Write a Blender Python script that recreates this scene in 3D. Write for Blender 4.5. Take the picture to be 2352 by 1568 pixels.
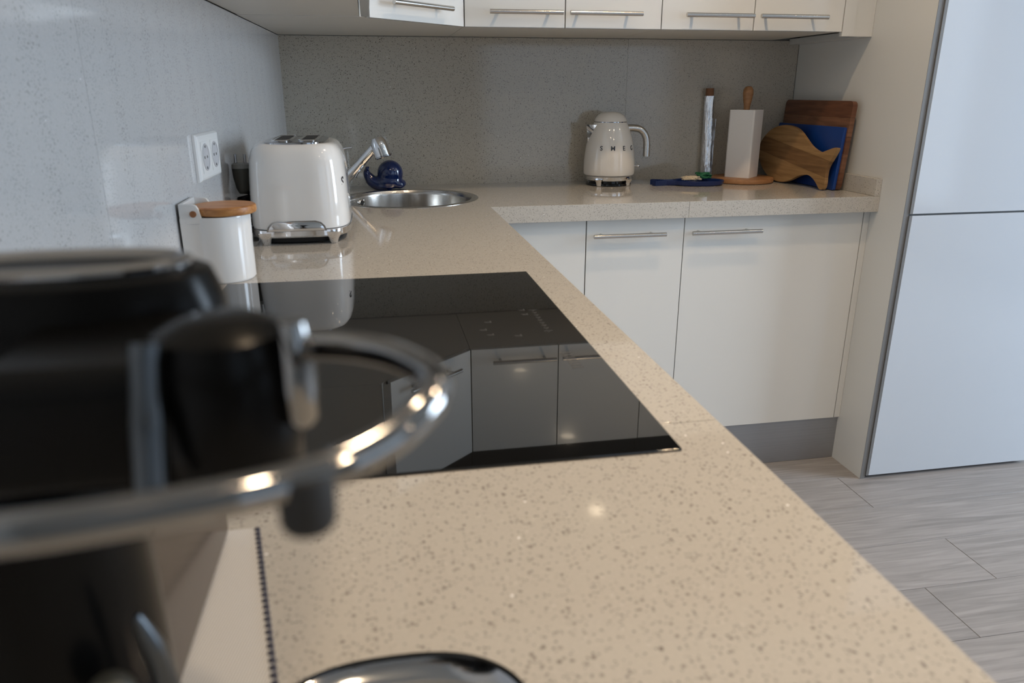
import bpy, bmesh, math, random
from mathutils import Vector, Matrix
from mathutils.geometry import tessellate_polygon
for o in list(bpy.data.objects): bpy.data.objects.remove(o)
sc = bpy.context.scene
PI = math.pi
# ------------------------------------------------------------------ camera
YAW, PITCH, ROLL = -0.18093, -0.32387, -0.001
cd = bpy.data.cameras.new('camera'); cam = bpy.data.objects.new('camera', cd)
sc.collection.objects.link(cam); sc.camera = cam
fw = Vector((-math.sin(YAW)*math.cos(PITCH), math.cos(YAW)*math.cos(PITCH), math.sin(PITCH)))
rt = Vector((math.cos(YAW), math.sin(YAW), 0)); up = rt.cross(fw)
c_, s_ = math.cos(ROLL), math.sin(ROLL)
r2 = rt*c_ + up*s_; u2 = up*c_ - rt*s_
M = Matrix((r2, u2, -fw)).transposed().to_4x4(); M.translation = Vector((0.26667, -2.60296, 1.20314))
cam.matrix_world = M
cd.sensor_width = 36; cd.lens = 1712.5/2352*36; cd.clip_start = 0.01; cd.clip_end = 50
cd.dof.use_dof = True; cd.dof.focus_distance = 2.4; cd.dof.aperture_fstop = 7.5
# ------------------------------------------------------------------ world, light, exposure
sc.view_settings.view_transform = 'Standard'; sc.view_settings.look = 'None'
sc.view_settings.gamma = 1; sc.view_settings.use_curve_mapping = False
sc.view_settings.exposure = -0.6
w = bpy.data.worlds.new('world'); sc.world = w; w.use_nodes = True
w.node_tree.nodes['Background'].inputs[0].default_value = (0.62, 0.78, 1, 1)
w.node_tree.nodes['Background'].inputs[1].default_value = 1.0
def area(name, loc, rot, sx, sy, power, col):
    l = bpy.data.lights.new(name, 'AREA'); l.shape = 'RECTANGLE'; l.size = sx; l.size_y = sy
    l.energy = power; l.color = col
    o = bpy.data.objects.new(name, l); o.location = loc; o.rotation_euler = rot; sc.collection.objects.link(o)
    return o
DAY = (0.68, 0.83, 1.0)
# daylight through the windows of the room (right wall and the wall behind the photographer)
area('daylight_right_near', (4.52, -1.75, 1.45), (0, PI/2, 0), 1.6, 1.1, 170, DAY)
area('daylight_right_far', (4.52, -4.6, 1.3), (0, PI/2, 0), 1.9, 1.7, 12, DAY)
area('daylight_rear', (2.6, -5.92, 1.25), (PI/2, 0, 0), 2.2, 2.0, 7, DAY)
WARM = (1.0, 0.73, 0.46)
SPOTS = [(1.2, -1.1), (1.26, -1.92), (1.2, -3.0), (0.42, -1.75), (0.45, -2.7), (2.6, -1.6), (2.6, -3.1)]
SPOWER = [38, 38, 34, 14, 12, 6, 8]
CEIL = 2.45
for (x, y), pw in zip(SPOTS, SPOWER):
    l = bpy.data.lights.new('downlight_beam', 'SPOT'); l.energy = pw; l.color = WARM
    l.spot_size = math.radians(105); l.spot_blend = 0.6; l.shadow_soft_size = 0.03
    o = bpy.data.objects.new('downlight_beam', l); o.location = (x, y, CEIL-0.03); sc.collection.objects.link(o)
# ------------------------------------------------------------------ materials
def mat(name): 
    m = bpy.data.materials.new(name); m.use_nodes = True
    return m, m.node_tree.nodes, m.node_tree.links, m.node_tree.nodes['Principled BSDF']
def simple(name, col, rough=0.4, metal=0.0, coat=0.0, bump=None, spec=0.5, aniso=0):
    m, n, l, b = mat(name)
    b.inputs['Base Color'].default_value = (*col, 1); b.inputs['Roughness'].default_value = rough
    b.inputs['Metallic'].default_value = metal; b.inputs['Coat Weight'].default_value = coat
    b.inputs['Coat Roughness'].default_value = 0.03
    b.inputs['Specular IOR Level'].default_value = spec
    tc = n.new('ShaderNodeNewGeometry'); no = n.new('ShaderNodeTexNoise')
    no.inputs['Scale'].default_value = bump[0] if bump else 9.0
    l.new(tc.outputs['Position'], no.inputs['Vector'])
    if bump:
        bp = n.new('ShaderNodeBump'); bp.inputs['Strength'].default_value = bump[1]; bp.inputs['Distance'].default_value = bump[2]
        l.new(no.outputs[0], bp.inputs['Height']); l.new(bp.outputs[0], b.inputs['Normal'])
    else:
        mr = n.new('ShaderNodeMapRange'); mr.inputs[3].default_value = rough*0.9; mr.inputs[4].default_value = rough*1.1
        l.new(no.outputs[0], mr.inputs[0]); l.new(mr.outputs[0], b.inputs['Roughness'])
    return m
def quartz(name, base, rough=0.09, seed=0.0, dark=(0.13, 0.11, 0.09), pr1=0.17, k1=1.0):
    m, n, l, b = mat(name)
    g = n.new('ShaderNodeNewGeometry'); mp = n.new('ShaderNodeMapping'); mp.inputs['Location'].default_value = (seed, seed*2, seed*3)
    l.new(g.outputs['Position'], mp.inputs[0])
    def vor(scale):
        v = n.new('ShaderNodeTexVoronoi'); v.inputs['Scale'].default_value = scale; l.new(mp.outputs[0], v.inputs['Vector'])
        s = n.new('ShaderNodeSeparateColor'); l.new(v.outputs['Color'], s.inputs[0]); return v, s
    def math_(op, a, bb, clamp=False):
        k = n.new('ShaderNodeMath'); k.operation = op; k.use_clamp = clamp
        for i, x in enumerate((a, bb)):
            if isinstance(x, (int, float)): k.inputs[i].default_value = x
            else: l.new(x, k.inputs[i])
        return k.outputs[0]
    def mixc(f, a, c):
        k = n.new('ShaderNodeMix'); k.data_type = 'RGBA'; l.new(f, k.inputs[0])
        if isinstance(a, tuple): k.inputs[6].default_value = (*a, 1)
        else: l.new(a, k.inputs[6])
        k.inputs[7].default_value = (*c, 1); return k.outputs[2]
    no = n.new('ShaderNodeTexNoise'); no.inputs['Scale'].default_value = 330; no.inputs['Detail'].default_value = 3; l.new(mp.outputs[0], no.inputs[0])
    nb = n.new('ShaderNodeTexNoise'); nb.inputs['Scale'].default_value = 5; l.new(mp.outputs[0], nb.inputs[0])
    f0 = math_('MULTIPLY', no.outputs[0], 0.55)
    col = mixc(f0, tuple(c*1.12 for c in base), tuple(c*0.78 for c in base))
    fb = math_('MULTIPLY', nb.outputs[0], 0.18); col = mixc(fb, col, tuple(c*0.8 for c in base))
    for scale, pr, rad, c, amt in ((230, pr1, 0.44, dark, 0.68*k1), (380, 0.30, 0.46, tuple(x*0.30 for x in base), 0.85*k1), (260, 0.06, 0.42, (0.8, 0.78, 0.75), 0.28), (150, 0.10, 0.30, dark, 0.8*k1)):
        v, s = vor(scale)
        a = math_('LESS_THAN', s.outputs[0], pr)
        d = math_('SUBTRACT', 1.0, math_('DIVIDE', v.outputs['Distance'], rad), True)
        d = math_('MULTIPLY', d, 2.2, True)
        sz = math_('ADD', 0.35, math_('MULTIPLY', s.outputs[1], 0.65))
        f = math_('MULTIPLY', math_('MULTIPLY', math_('MULTIPLY', a, d), sz), amt)
        col = mixc(f, col, c)
    # rare white specks: sparkle glints painted into the colour
    v, s = vor(120)
    fl = math_('MULTIPLY', math_('LESS_THAN', s.outputs[2], 0.006), math_('LESS_THAN', v.outputs['Distance'], 0.13))
    col = mixc(fl, col, (1.0, 1.0, 1.0))
    l.new(col, b.inputs['Base Color'])
    b.inputs['Roughness'].default_value = rough; b.inputs['Specular IOR Level'].default_value = 0.6
    return m
def wood(name, c1, c2, scale=(3, 60, 60), rough=0.45, bands=0, axis=1):
    m, n, l, b = mat(name)
    g = n.new('ShaderNodeTexCoord'); mp = n.new('ShaderNodeMapping'); mp.inputs['Scale'].default_value = scale
    l.new(g.outputs['Object'], mp.inputs[0])
    no = n.new('ShaderNodeTexNoise'); no.inputs['Scale'].default_value = 1.0; no.inputs['Detail'].default_value = 6; no.inputs['Distortion'].default_value = 0.6
    l.new(mp.outputs[0], no.inputs[0])
    cr = n.new('ShaderNodeValToRGB'); cr.color_ramp.elements[0].color = (*c1, 1); cr.color_ramp.elements[1].color = (*c2, 1)
    cr.color_ramp.elements[0].position = 0.32; cr.color_ramp.elements[1].position = 0.68
    l.new(no.outputs[0], cr.inputs[0]); out = cr.outputs[0]
    b.inputs['Roughness'].default_value = rough
    bp = n.new('ShaderNodeBump'); bp.inputs['Strength'].default_value = 0.15; bp.inputs['Distance'].default_value = 0.0005
    l.new(no.outputs[0], bp.inputs['Height']); l.new(bp.outputs[0], b.inputs['Normal'])
    l.new(out, b.inputs['Base Color'])
    return m
def brushed(name, col, rough, scale):
    m, n, l, b = mat(name); b.inputs['Metallic'].default_value = 1; b.inputs['Base Color'].default_value = (*col, 1)
    g = n.new('ShaderNodeTexCoord'); mp = n.new('ShaderNodeMapping'); mp.inputs['Scale'].default_value = scale
    l.new(g.outputs['Object'], mp.inputs[0]); no = n.new('ShaderNodeTexNoise'); no.inputs['Scale'].default_value = 1; l.new(mp.outputs[0], no.inputs[0])
    mr = n.new('ShaderNodeMapRange'); mr.inputs[3].default_value = rough*0.6; mr.inputs[4].default_value = rough*1.5
    l.new(no.outputs[0], mr.inputs[0]); l.new(mr.outputs[0], b.inputs['Roughness'])
    return m
def foil(name):
    m, n, l, b = mat(name); b.inputs['Metallic'].default_value = 1; b.inputs['Base Color'].default_value = (0.9, 0.9, 0.92, 1); b.inputs['Roughness'].default_value = 0.22
    g = n.new('ShaderNodeTexCoord'); mp = n.new('ShaderNodeMapping'); mp.inputs['Scale'].default_value = (90, 90, 14)
    l.new(g.outputs['Object'], mp.inputs[0]); no = n.new('ShaderNodeTexNoise'); no.inputs['Scale'].default_value = 1.2; no.inputs['Detail'].default_value = 4; l.new(mp.outputs[0], no.inputs[0])
    bp = n.new('ShaderNodeBump'); bp.inputs['Strength'].default_value = 1; bp.inputs['Distance'].default_value = 0.006
    l.new(no.outputs[0], bp.inputs['Height']); l.new(bp.outputs[0], b.inputs['Normal']); return m
def emit(name, col, st):
    m, n, l, b = mat(name); b.inputs['Emission Color'].default_value = (*col, 1); b.inputs['Emission Strength'].default_value = st
    b.inputs['Base Color'].default_value = (0.8, 0.8, 0.8, 1); return m
STONE = (0.50, 0.47, 0.425)
m_top = quartz('quartz_worktop', STONE, 0.05, pr1=0.14, k1=1.0)
m_splash_veil = quartz('quartz_splashback_left_veil', (0.55, 0.54, 0.535), 0.09, 5.3, pr1=0.14, k1=0.65)  # same stone; paler and less speckled, glossy light veil put into the colour
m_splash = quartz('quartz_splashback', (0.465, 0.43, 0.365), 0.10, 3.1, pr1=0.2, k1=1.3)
m_splash2 = quartz('quartz_splashback_plain', (0.475, 0.44, 0.38), 0.10, 7.7, dark=(0.2, 0.18, 0.16))
m_door = simple('cabinet_white_gloss', (0.70, 0.69, 0.66), 0.13, coat=0.3)
m_carc = simple('cabinet_white_board', (0.66, 0.63, 0.57), 0.45)
m_gap = simple('dark_gap', (0.02, 0.02, 0.02), 0.8)  # near-black: shade in the gaps between doors put into the colour
m_panel = simple('side_panel_white', (0.66, 0.655, 0.63), 0.32)
m_fr = simple('fridge_front_gloss', (0.56, 0.60, 0.655), 0.10, coat=0.5)
m_band = simple('grey_edge_band', (0.17, 0.17, 0.17), 0.4)
m_plinth = brushed('plinth_foil', (0.42, 0.42, 0.43), 0.5, (2, 400, 400))
m_paint = simple('wall_paint', (0.46, 0.44, 0.41), 0.7, bump=(120, 0.1, 0.001))
m_ceil = simple('ceiling_paint', (0.55, 0.54, 0.51), 0.8)
m_steel = brushed('brushed_steel', (0.62, 0.60, 0.57), 0.22, (4, 300, 300))
m_bowl = brushed('sink_steel', (0.60, 0.57, 0.53), 0.20, (60, 60, 3))
m_chrome = simple('chrome', (0.86, 0.86, 0.87), 0.05, 1)
m_lever = simple('lever_dimmed_chrome', (0.30, 0.295, 0.29), 0.07, 1)  # darker than chrome: reflection of a dim room put into the colour
m_satin = simple('satin_dark_metal', (0.10, 0.11, 0.12), 0.30, 1)
m_chromed = simple('dark_chrome', (0.45, 0.45, 0.46), 0.10, 1)
m_black = simple('black_plastic', (0.003, 0.003, 0.003), 0.25, spec=0.12)
m_blackg = simple('black_gloss', (0.008, 0.008, 0.008), 0.08)
m_blackm = simple('black_matte', (0.012, 0.012, 0.012), 0.7)
m_hob = simple('black_ceramic_glass', (0.006, 0.006, 0.006), 0.02, spec=0.75)
m_mark = simple('hob_print', (0.075, 0.075, 0.075), 0.4)
m_white = simple('white_enamel', (0.80, 0.79, 0.77), 0.08, coat=0.6)
m_cream = simple('cream_enamel', (0.76, 0.73, 0.69), 0.10, coat=0.6)
m_ceram = simple('white_ceramic', (0.83, 0.82, 0.80), 0.12, coat=0.4)
m_plast = simple('white_plastic', (0.80, 0.79, 0.77), 0.3)
m_socket = simple('socket_insert', (0.55, 0.54, 0.55), 0.35)
m_greyp = simple('grey_plastic', (0.055, 0.055, 0.045), 0.45)
m_greyl = simple('light_grey_plastic', (0.26, 0.26, 0.24), 0.45)
m_navy = simple('navy_ceramic', (0.005, 0.017, 0.085), 0.10, coat=0.6)
m_navyp = simple('navy_plastic', (0.006, 0.020, 0.100), 0.25)
m_blue = simple('blue_board_plastic', (0.004, 0.042, 0.22), 0.4)
m_paper = simple('paper_towel', (0.80, 0.77, 0.75), 0.9, bump=(260, 0.4, 0.0006))
m_lidw = wood('lid_wood', (0.34, 0.13, 0.035), (0.56, 0.27, 0.09), (14, 150, 150), 0.4)
m_dowel = wood('dowel_wood', (0.28, 0.11, 0.04), (0.38, 0.17, 0.07), (60, 60, 14), 0.5)
m_hold = wood('holder_wood', (0.30, 0.14, 0.055), (0.42, 0.21, 0.09), (20, 90, 90), 0.45)
m_fish = wood('fish_board_wood', (0.23, 0.125, 0.045), (0.38, 0.225, 0.095), (5, 7, 75), 0.55)
m_fishd = wood('fish_board_dark_stave', (0.15, 0.075, 0.027), (0.25, 0.135, 0.052), (5, 7, 75), 0.55)
m_redw = wood('red_board_wood', (0.085, 0.030, 0.014), (0.17, 0.068, 0.032), (5, 9, 80), 0.4)
m_redw2 = wood('red_board_wood_pale', (0.12, 0.050, 0.024), (0.22, 0.10, 0.052), (5, 9, 80), 0.4)
m_foil = foil('aluminium_foil')
m_cork = simple('cork_brown', (0.22, 0.10, 0.05), 0.8)
m_green = simple('green_scourer', (0.01, 0.12, 0.05), 0.6, bump=(400, 0.6, 0.001))
m_beige = simple('beige_loofah', (0.62, 0.52, 0.38), 0.85, bump=(300, 0.8, 0.002))
m_flank = simple('smoky_tank', (0.050, 0.035, 0.026), 0.15, spec=0.25)
m_letter = simple('grey_letter', (0.10, 0.10, 0.11), 0.25, 0.6)
def towelmat():
    m, n, l, b = mat('ribbed_cotton'); g = n.new('ShaderNodeNewGeometry'); wv = n.new('ShaderNodeTexWave')
    mp = n.new('ShaderNodeMapping'); mp.inputs['Rotation'].default_value = (0, 0, 0.19)
    l.new(g.outputs['Position'], mp.inputs[0]); l.new(mp.outputs[0], wv.inputs[0])
    wv.inputs['Scale'].default_value = 190; wv.inputs['Distortion'].default_value = 0.4
    cr = n.new('ShaderNodeValToRGB'); cr.color_ramp.elements[0].color = (0.60, 0.59, 0.58, 1); cr.color_ramp.elements[1].color = (0.68, 0.67, 0.66, 1)
    l.new(wv.outputs[0], cr.inputs[0]); l.new(cr.outputs[0], b.inputs['Base Color']); b.inputs['Roughness'].default_value = 0.9
    bp = n.new('ShaderNodeBump'); bp.inputs['Distance'].default_value = 0.0002; l.new(wv.outputs[0], bp.inputs['Height']); l.new(bp.outputs[0], b.inputs['Normal'])
    return m
m_towel = towelmat()
def plankmat():
    m, n, l, b = mat('grey_oak_plank')
    g = n.new('ShaderNodeNewGeometry'); oi = n.new('ShaderNodeObjectInfo')
    mp = n.new('ShaderNodeMapping'); mp.inputs['Scale'].default_value = (2.2, 34, 10)
    ad = n.new('ShaderNodeVectorMath'); ad.operation = 'MULTIPLY_ADD'
    cb = n.new('ShaderNodeCombineXYZ')
    for i in range(3): l.new(oi.outputs['Random'], cb.inputs[i])
    l.new(cb.outputs[0], ad.inputs[0]); ad.inputs[1].default_value = (7, 13, 5); l.new(g.outputs['Position'], ad.inputs[2])
    l.new(ad.outputs[0], mp.inputs[0])
    no = n.new('ShaderNodeTexNoise'); no.inputs['Scale'].default_value = 1.6; no.inputs['Detail'].default_value = 7; no.inputs['Distortion'].default_value = 1.2
    l.new(mp.outputs[0], no.inputs[0])
    cr = n.new('ShaderNodeValToRGB')
    cr.color_ramp.elements[0].position = 0.25; cr.color_ramp.elements[0].color = (0.21, 0.195, 0.185, 1)
    cr.color_ramp.elements[1].position = 0.7; cr.color_ramp.elements[1].color = (0.34, 0.315, 0.305, 1)
    l.new(no.outputs[0], cr.inputs[0])
    hs = n.new('ShaderNodeHueSaturation'); mr = n.new('ShaderNodeMapRange'); mr.inputs[3].default_value = 0.92; mr.inputs[4].default_value = 1.06
    l.new(oi.outputs['Random'], mr.inputs[0]); l.new(mr.outputs[0], hs.inputs['Value']); l.new(cr.outputs[0], hs.inputs['Color'])
    l.new(hs.outputs[0], b.inputs['Base Color']); b.inputs['Roughness'].default_value = 0.42
    bp = n.new('ShaderNodeBump'); bp.inputs['Strength'].default_value = 0.2; bp.inputs['Distance'].default_value = 0.001
    l.new(no.outputs[0], bp.inputs['Height']); l.new(bp.outputs[0], b.inputs['Normal'])
    return m
m_plank = plankmat()
m_spot = emit('spot_lens', (1.0, 0.80, 0.56), 230)
# ------------------------------------------------------------------ mesh helpers
class MB:
    def __init__(s): s.bm = bmesh.new()
    def box(s, x0, y0, z0, x1, y1, z1, bev=0.0, seg=2, mtx=None):
        t = bmesh.new(); bmesh.ops.create_cube(t, size=1)
        for v in t.verts:
            v.co = Vector(((x0+x1)/2+v.co.x*(x1-x0), (y0+y1)/2+v.co.y*(y1-y0), (z0+z1)/2+v.co.z*(z1-z0)))
        if bev > 0: bmesh.ops.bevel(t, geom=t.edges[:], offset=bev, segments=seg, profile=0.5, affect='EDGES')
        return s.add(t, mtx)
    def add(s, t, mtx=None):
        if mtx is not None: bmesh.ops.transform(t, matrix=mtx, verts=t.verts[:])
        me = bpy.data.meshes.new('tmp'); t.to_mesh(me); t.free(); s.bm.from_mesh(me); bpy.data.meshes.remove(me); return s
    def lathe(s, prof, c=(0, 0, 0), n=48, mtx=None, sq=None):
        """prof: (r,z) list bottom to top; sq = superellipse (ax, ay, power)"""
        t = bmesh.new(); rings = []
        for r, z in prof:
            ring = []
            for k in range(n):
                a = 2*PI*k/n; ca, sa = math.cos(a), math.sin(a)
                if sq:
                    ax, ay, p = sq
                    x = math.copysign(abs(ca)**(2/p), ca)*(ax+r); y = math.copysign(abs(sa)**(2/p), sa)*(ay+r)
                else: x, y = ca*r, sa*r
                ring.append(t.verts.new((c[0]+x, c[1]+y, c[2]+z)))
            rings.append(ring)
        for a, b in zip(rings, rings[1:]):
            for k in range(n): t.faces.new((a[k], a[(k+1) % n], b[(k+1) % n], b[k]))
        t.faces.new(rings[0][::-1]); t.faces.new(rings[-1])
        return s.add(t, mtx)
    def tube(s, pts, r, n=16, closed=False, smooth=6):
        pts = [Vector(p) for p in pts]; R = r if isinstance(r, list) else [r]*len(pts)
        if smooth:
            P, Q = [], []
            m = len(pts)
            rng = range(m if closed else m-1)
            for i in rng:
                g = lambda k: pts[k % m] if closed else pts[max(0, min(m-1, k))]
                gr = lambda k: R[k % m] if closed else R[max(0, min(m-1, k))]
                for j in range(smooth):
                    u = j/smooth; a, b, c, d = g(i-1), g(i), g(i+1), g(i+2)
                    P.append(0.5*((2*b)+(c-a)*u+(2*a-5*b+4*c-d)*u*u+(3*b-3*c+d-a)*u**3)); Q.append(gr(i)*(1-u)+gr(i+1)*u)
            if not closed: P.append(pts[-1]); Q.append(R[-1])
            pts, R = P, Q
        t = bmesh.new(); rings = []; m = len(pts); prev = None
        for i, p in enumerate(pts):
            a = pts[(i-1) % m] if (closed or i) else p; b = pts[(i+1) % m] if (closed or i < m-1) else p
            d = (b-a).normalized()
            if prev is None:
                x = d.cross(Vector((0, 0, 1)))
                if x.length < 0.05: x = d.cross(Vector((0, 1, 0)))
            else: x = prev - d*prev.dot(d)
            x.normalize(); prev = x; y = d.cross(x)
            rings.append([t.verts.new(p+(x*math.cos(2*PI*k/n)+y*math.sin(2*PI*k/n))*R[i]) for k in range(n)])
        prs = list(zip(rings, rings[1:]))
        if closed: prs.append((rings[-1], rings[0]))
        for a, b in prs:
            for k in range(n): t.faces.new((a[k], a[(k+1) % n], b[(k+1) % n], b[k]))
        if not closed: t.faces.new(rings[0][::-1]); t.faces.new(rings[-1])
        return s.add(t)
    def prism(s, poly, z0, z1, holes=(), mtx=None, bev=0.0):
        t = bmesh.new(); loops = [list(poly)]+[list(h) for h in holes]
        flat = [p for L in loops for p in L]
        tris = tessellate_polygon([[Vector((p[0], p[1], 0)) for p in L] for L in loops])
        B = [t.verts.new((p[0], p[1], z0)) for p in flat]; T = [t.verts.new((p[0], p[1], z1)) for p in flat]
        for a, b, c in tris:
            try: t.faces.new((B[a], B[b], B[c])); t.faces.new((T[a], T[c], T[b]))
            except ValueError: pass
        o = 0
        for L in loops:
            k = len(L)
            for i in range(k):
                j = (i+1) % k; t.faces.new((B[o+i], B[o+j], T[o+j], T[o+i]))
            o += k
        bmesh.ops.recalc_face_normals(t, faces=t.faces[:])
        if bev > 0:
            es = [e for e in t.edges if e.calc_face_angle(0) > 0.9]
            bmesh.ops.bevel(t, geom=es, offset=bev, segments=2, profile=0.5, affect='EDGES')
        return s.add(t, mtx)
    def sphere(s, c, r, sc_=(1, 1, 1), sub=3):
        t = bmesh.new(); bmesh.ops.create_icosphere(t, subdivisions=sub, radius=r)
        for v in t.verts: v.co = Vector((c[0]+v.co.x*sc_[0], c[1]+v.co.y*sc_[1], c[2]+v.co.z*sc_[2]))
        return s.add(t)
ORG = {}
def obj(name, mb, m, parent=None, origin=None, smooth=True):
    bm = mb.bm if isinstance(mb, MB) else mb
    bmesh.ops.recalc_face_normals(bm, faces=bm.faces[:])
    org = Vector(origin) if origin is not None else (ORG[parent.name] if parent else Vector((0, 0, 0)))
    bmesh.ops.translate(bm, verts=bm.verts[:], vec=-org)
    me = bpy.data.meshes.new(name); bm.to_mesh(me); bm.free(); me.materials.append(m)
    if smooth:
        me.polygons.foreach_set('use_smooth', [True]*len(me.polygons))
        me.set_sharp_from_angle(angle=math.radians(38))
    o = bpy.data.objects.new(name, me); sc.collection.objects.link(o)
    if smooth and any(p.area > 0.0008 for p in me.polygons):
        wn = o.modifiers.new('weighted', 'WEIGHTED_NORMAL'); wn.keep_sharp = True; wn.weight = 100
    if parent: o.parent = parent; o.location = org-ORG[parent.name]
    else: o.location = org
    ORG[o.name] = org
    return o
def tag(o, label, cat, group=None):
    o['label'] = label; o['category'] = cat
    if group: o['group'] = group
    return o
def thing(name, loc, label, cat, group=None):
    o = bpy.data.objects.new(name, None); o.empty_display_size = 0.05; sc.collection.objects.link(o)
    o.location = loc; ORG[o.name] = Vector(loc); return tag(o, label, cat, group)
def struct(name, mb, m, parent=None, **k):
    o = obj(name, mb, m, parent, **k)
    if parent is None: o['kind'] = 'structure'
    return o
def box(*a, **k): return MB().box(*a, **k)
def text_mesh(ch, size, depth):
    cu = bpy.data.curves.new('txt', 'FONT'); cu.body = ch; cu.size = size; cu.extrude = depth; cu.align_x = 'CENTER'; cu.align_y = 'CENTER'; cu.offset = size*0.02
    o = bpy.data.objects.new('txt', cu); sc.collection.objects.link(o)
    dg = bpy.context.evaluated_depsgraph_get(); me = bpy.data.meshes.new_from_object(o.evaluated_get(dg))
    bm = bmesh.new(); bm.from_mesh(me); bpy.data.objects.remove(o); bpy.data.curves.remove(cu); bpy.data.meshes.remove(me); return bm
# ------------------------------------------------------------------ key sizes
H = 0.90; XP = 0.5822; D = 0.5589; TH = 0.0469; W = 1.776; DF = 0.524; ZP = 0.155
ZU = 1.371; DU = 0.4138; U = (0.5359, 0.8187, 1.1009, 1.3840, 1.6703); YC = 0.6466; DUX = 0.28
def xw(y): return 0.0346*y          # the left wall is slightly out of square
ROOM_X, ROOM_Y = 4.6, -6.0
# ------------------------------------------------------------------ floor of planks
fl = struct('floor', box(-0.3, ROOM_Y, -0.06, ROOM_X, 0.05, -0.012), m_gap)
random.seed(4)
rows = []; y = -0.655
rows_y = [0.09-0.186*0]  # rows counted from the seam at y=-0.655
y0 = -0.655+0.186*3
joint = {3: 1.708, 5: 1.803}
i = 0
yy = y0
while yy > -5.9:
    x = -0.25 - random.random()*1.0; L = 1.38
    if i == 3: x = 1.708-L*2
    if i == 5: x = 1.803-L*2
    while x < ROOM_X:
        a, b = max(x, -0.25), min(x+L, ROOM_X)
        if b-a > 0.02:
            obj('plank', box(a+0.0007, yy-0.186+0.0006, -0.012, b-0.0007, yy-0.0006, 0, bev=0.0006, seg=1), m_plank, fl, smooth=False)
        x += L
    yy -= 0.186; i += 1
# ------------------------------------------------------------------ walls and ceiling
wb = struct('wall_back', box(-0.15, 0.012, 0, ROOM_X, 0.15, CEIL), m_paint)
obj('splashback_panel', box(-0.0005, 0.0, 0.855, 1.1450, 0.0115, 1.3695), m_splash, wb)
obj('splashback_panel', box(1.1456, 0.0, 0.855, W-0.001, 0.0115, 1.3695), m_splash2, wb)
wl = struct('wall_left', MB().prism([(xw(0)-0.014, 0.01), (xw(ROOM_Y)-0.014, ROOM_Y), (-0.45, ROOM_Y), (-0.45, 0.01)], 0, CEIL), m_paint)
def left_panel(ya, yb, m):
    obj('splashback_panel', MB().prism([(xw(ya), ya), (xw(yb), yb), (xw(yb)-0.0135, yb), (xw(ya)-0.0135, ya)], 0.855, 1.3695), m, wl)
left_panel(0.0, -1.6110, m_splash_veil); left_panel(-1.6116, -3.05, m_splash_veil)
mb = MB()
mb.box(ROOM_X, ROOM_Y, 0, ROOM_X+0.15, 0.15, 0.35); mb.box(ROOM_X, ROOM_Y, 2.25, ROOM_X+0.15, 0.15, CEIL)
mb.box(ROOM_X, -1.2, 0.35, ROOM_X+0.15, 0.15, 2.25); mb.box(ROOM_X, -3.75, 0.35, ROOM_X+0.15, -2.3, 2.25)
mb.box(ROOM_X, ROOM_Y, 0.35, ROOM_X+0.15, -5.45, 2.25); mb.box(ROOM_X, -2.3, 0.35, ROOM_X+0.15, -1.2, 0.65)
struct('wall_right', mb, m_paint)
mb = MB(); mb.box(-0.45, ROOM_Y-0.15, 0, 1.5, ROOM_Y, CEIL); mb.box(3.7, ROOM_Y-0.15, 0, ROOM_X+0.15, ROOM_Y, CEIL)
mb.box(1.5, ROOM_Y-0.15, 2.25, 3.7, ROOM_Y, CEIL); mb.box(1.5, ROOM_Y-0.15, 0, 3.7, ROOM_Y, 0.25)
struct('wall_rear', mb, m_paint)
def wframe(name, axis, a0, a1, z0, z1, pos):
    mb = MB(); n = 2 if a1-a0 > 1.2 else 1
    def b(p, q, r, s):
        if axis == 'y': mb.box(pos, p, r, pos+0.05, q, s)
        else: mb.box(p, pos-0.05, r, q, pos, s)
    b(a0, a0+0.05, z0, z1); b(a1-0.05, a1, z0, z1); b(a0, a1, z0, z0+0.05); b(a0, a1, z1-0.05, z1)
    if n == 2: b((a0+a1)/2-0.03, (a0+a1)/2+0.03, z0, z1)
    struct(name, mb, m_plast)
wframe('window_1', 'y', -2.3, -1.2, 0.65, 2.25, ROOM_X+0.05); wframe('window_2', 'y', -5.45, -3.75, 0.35, 2.25, ROOM_X+0.05)
wframe('window_3', 'x', 1.5, 3.7, 0.25, 2.25, ROOM_Y-0.05)
struct('ceiling', box(-0.45, ROOM_Y-0.15, CEIL, ROOM_X+0.15, 0.15, CEIL+0.1), m_ceil)
SPOTL = ['recessed ceiling downlight nearest the wall cabinets', 'recessed ceiling downlight in front of the hob end, second from the wall cabinets', 'recessed ceiling downlight behind the photographer in the row by the peninsula', 'recessed ceiling downlight straight above the hob', 'recessed ceiling downlight above the coffee machine', 'recessed ceiling downlight in front of the fridge', 'recessed ceiling downlight furthest out in the room']
for k, (x, y) in enumerate(SPOTS):
    t = thing('ceiling_downlight', (x, y, CEIL), SPOTL[k], 'light', None)
    ring = MB()
    ring.tube([(x+0.042*math.cos(a*PI/12), y+0.042*math.sin(a*PI/12), CEIL-0.003) for a in range(24)], 0.0045, 8, closed=True, smooth=0)
    obj('trim_ring', ring, m_plast, t)
    obj('lens', MB().lathe([(0.036, -0.004), (0.036, -0.001)], (x, y, CEIL), 24), m_spot, t)
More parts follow.
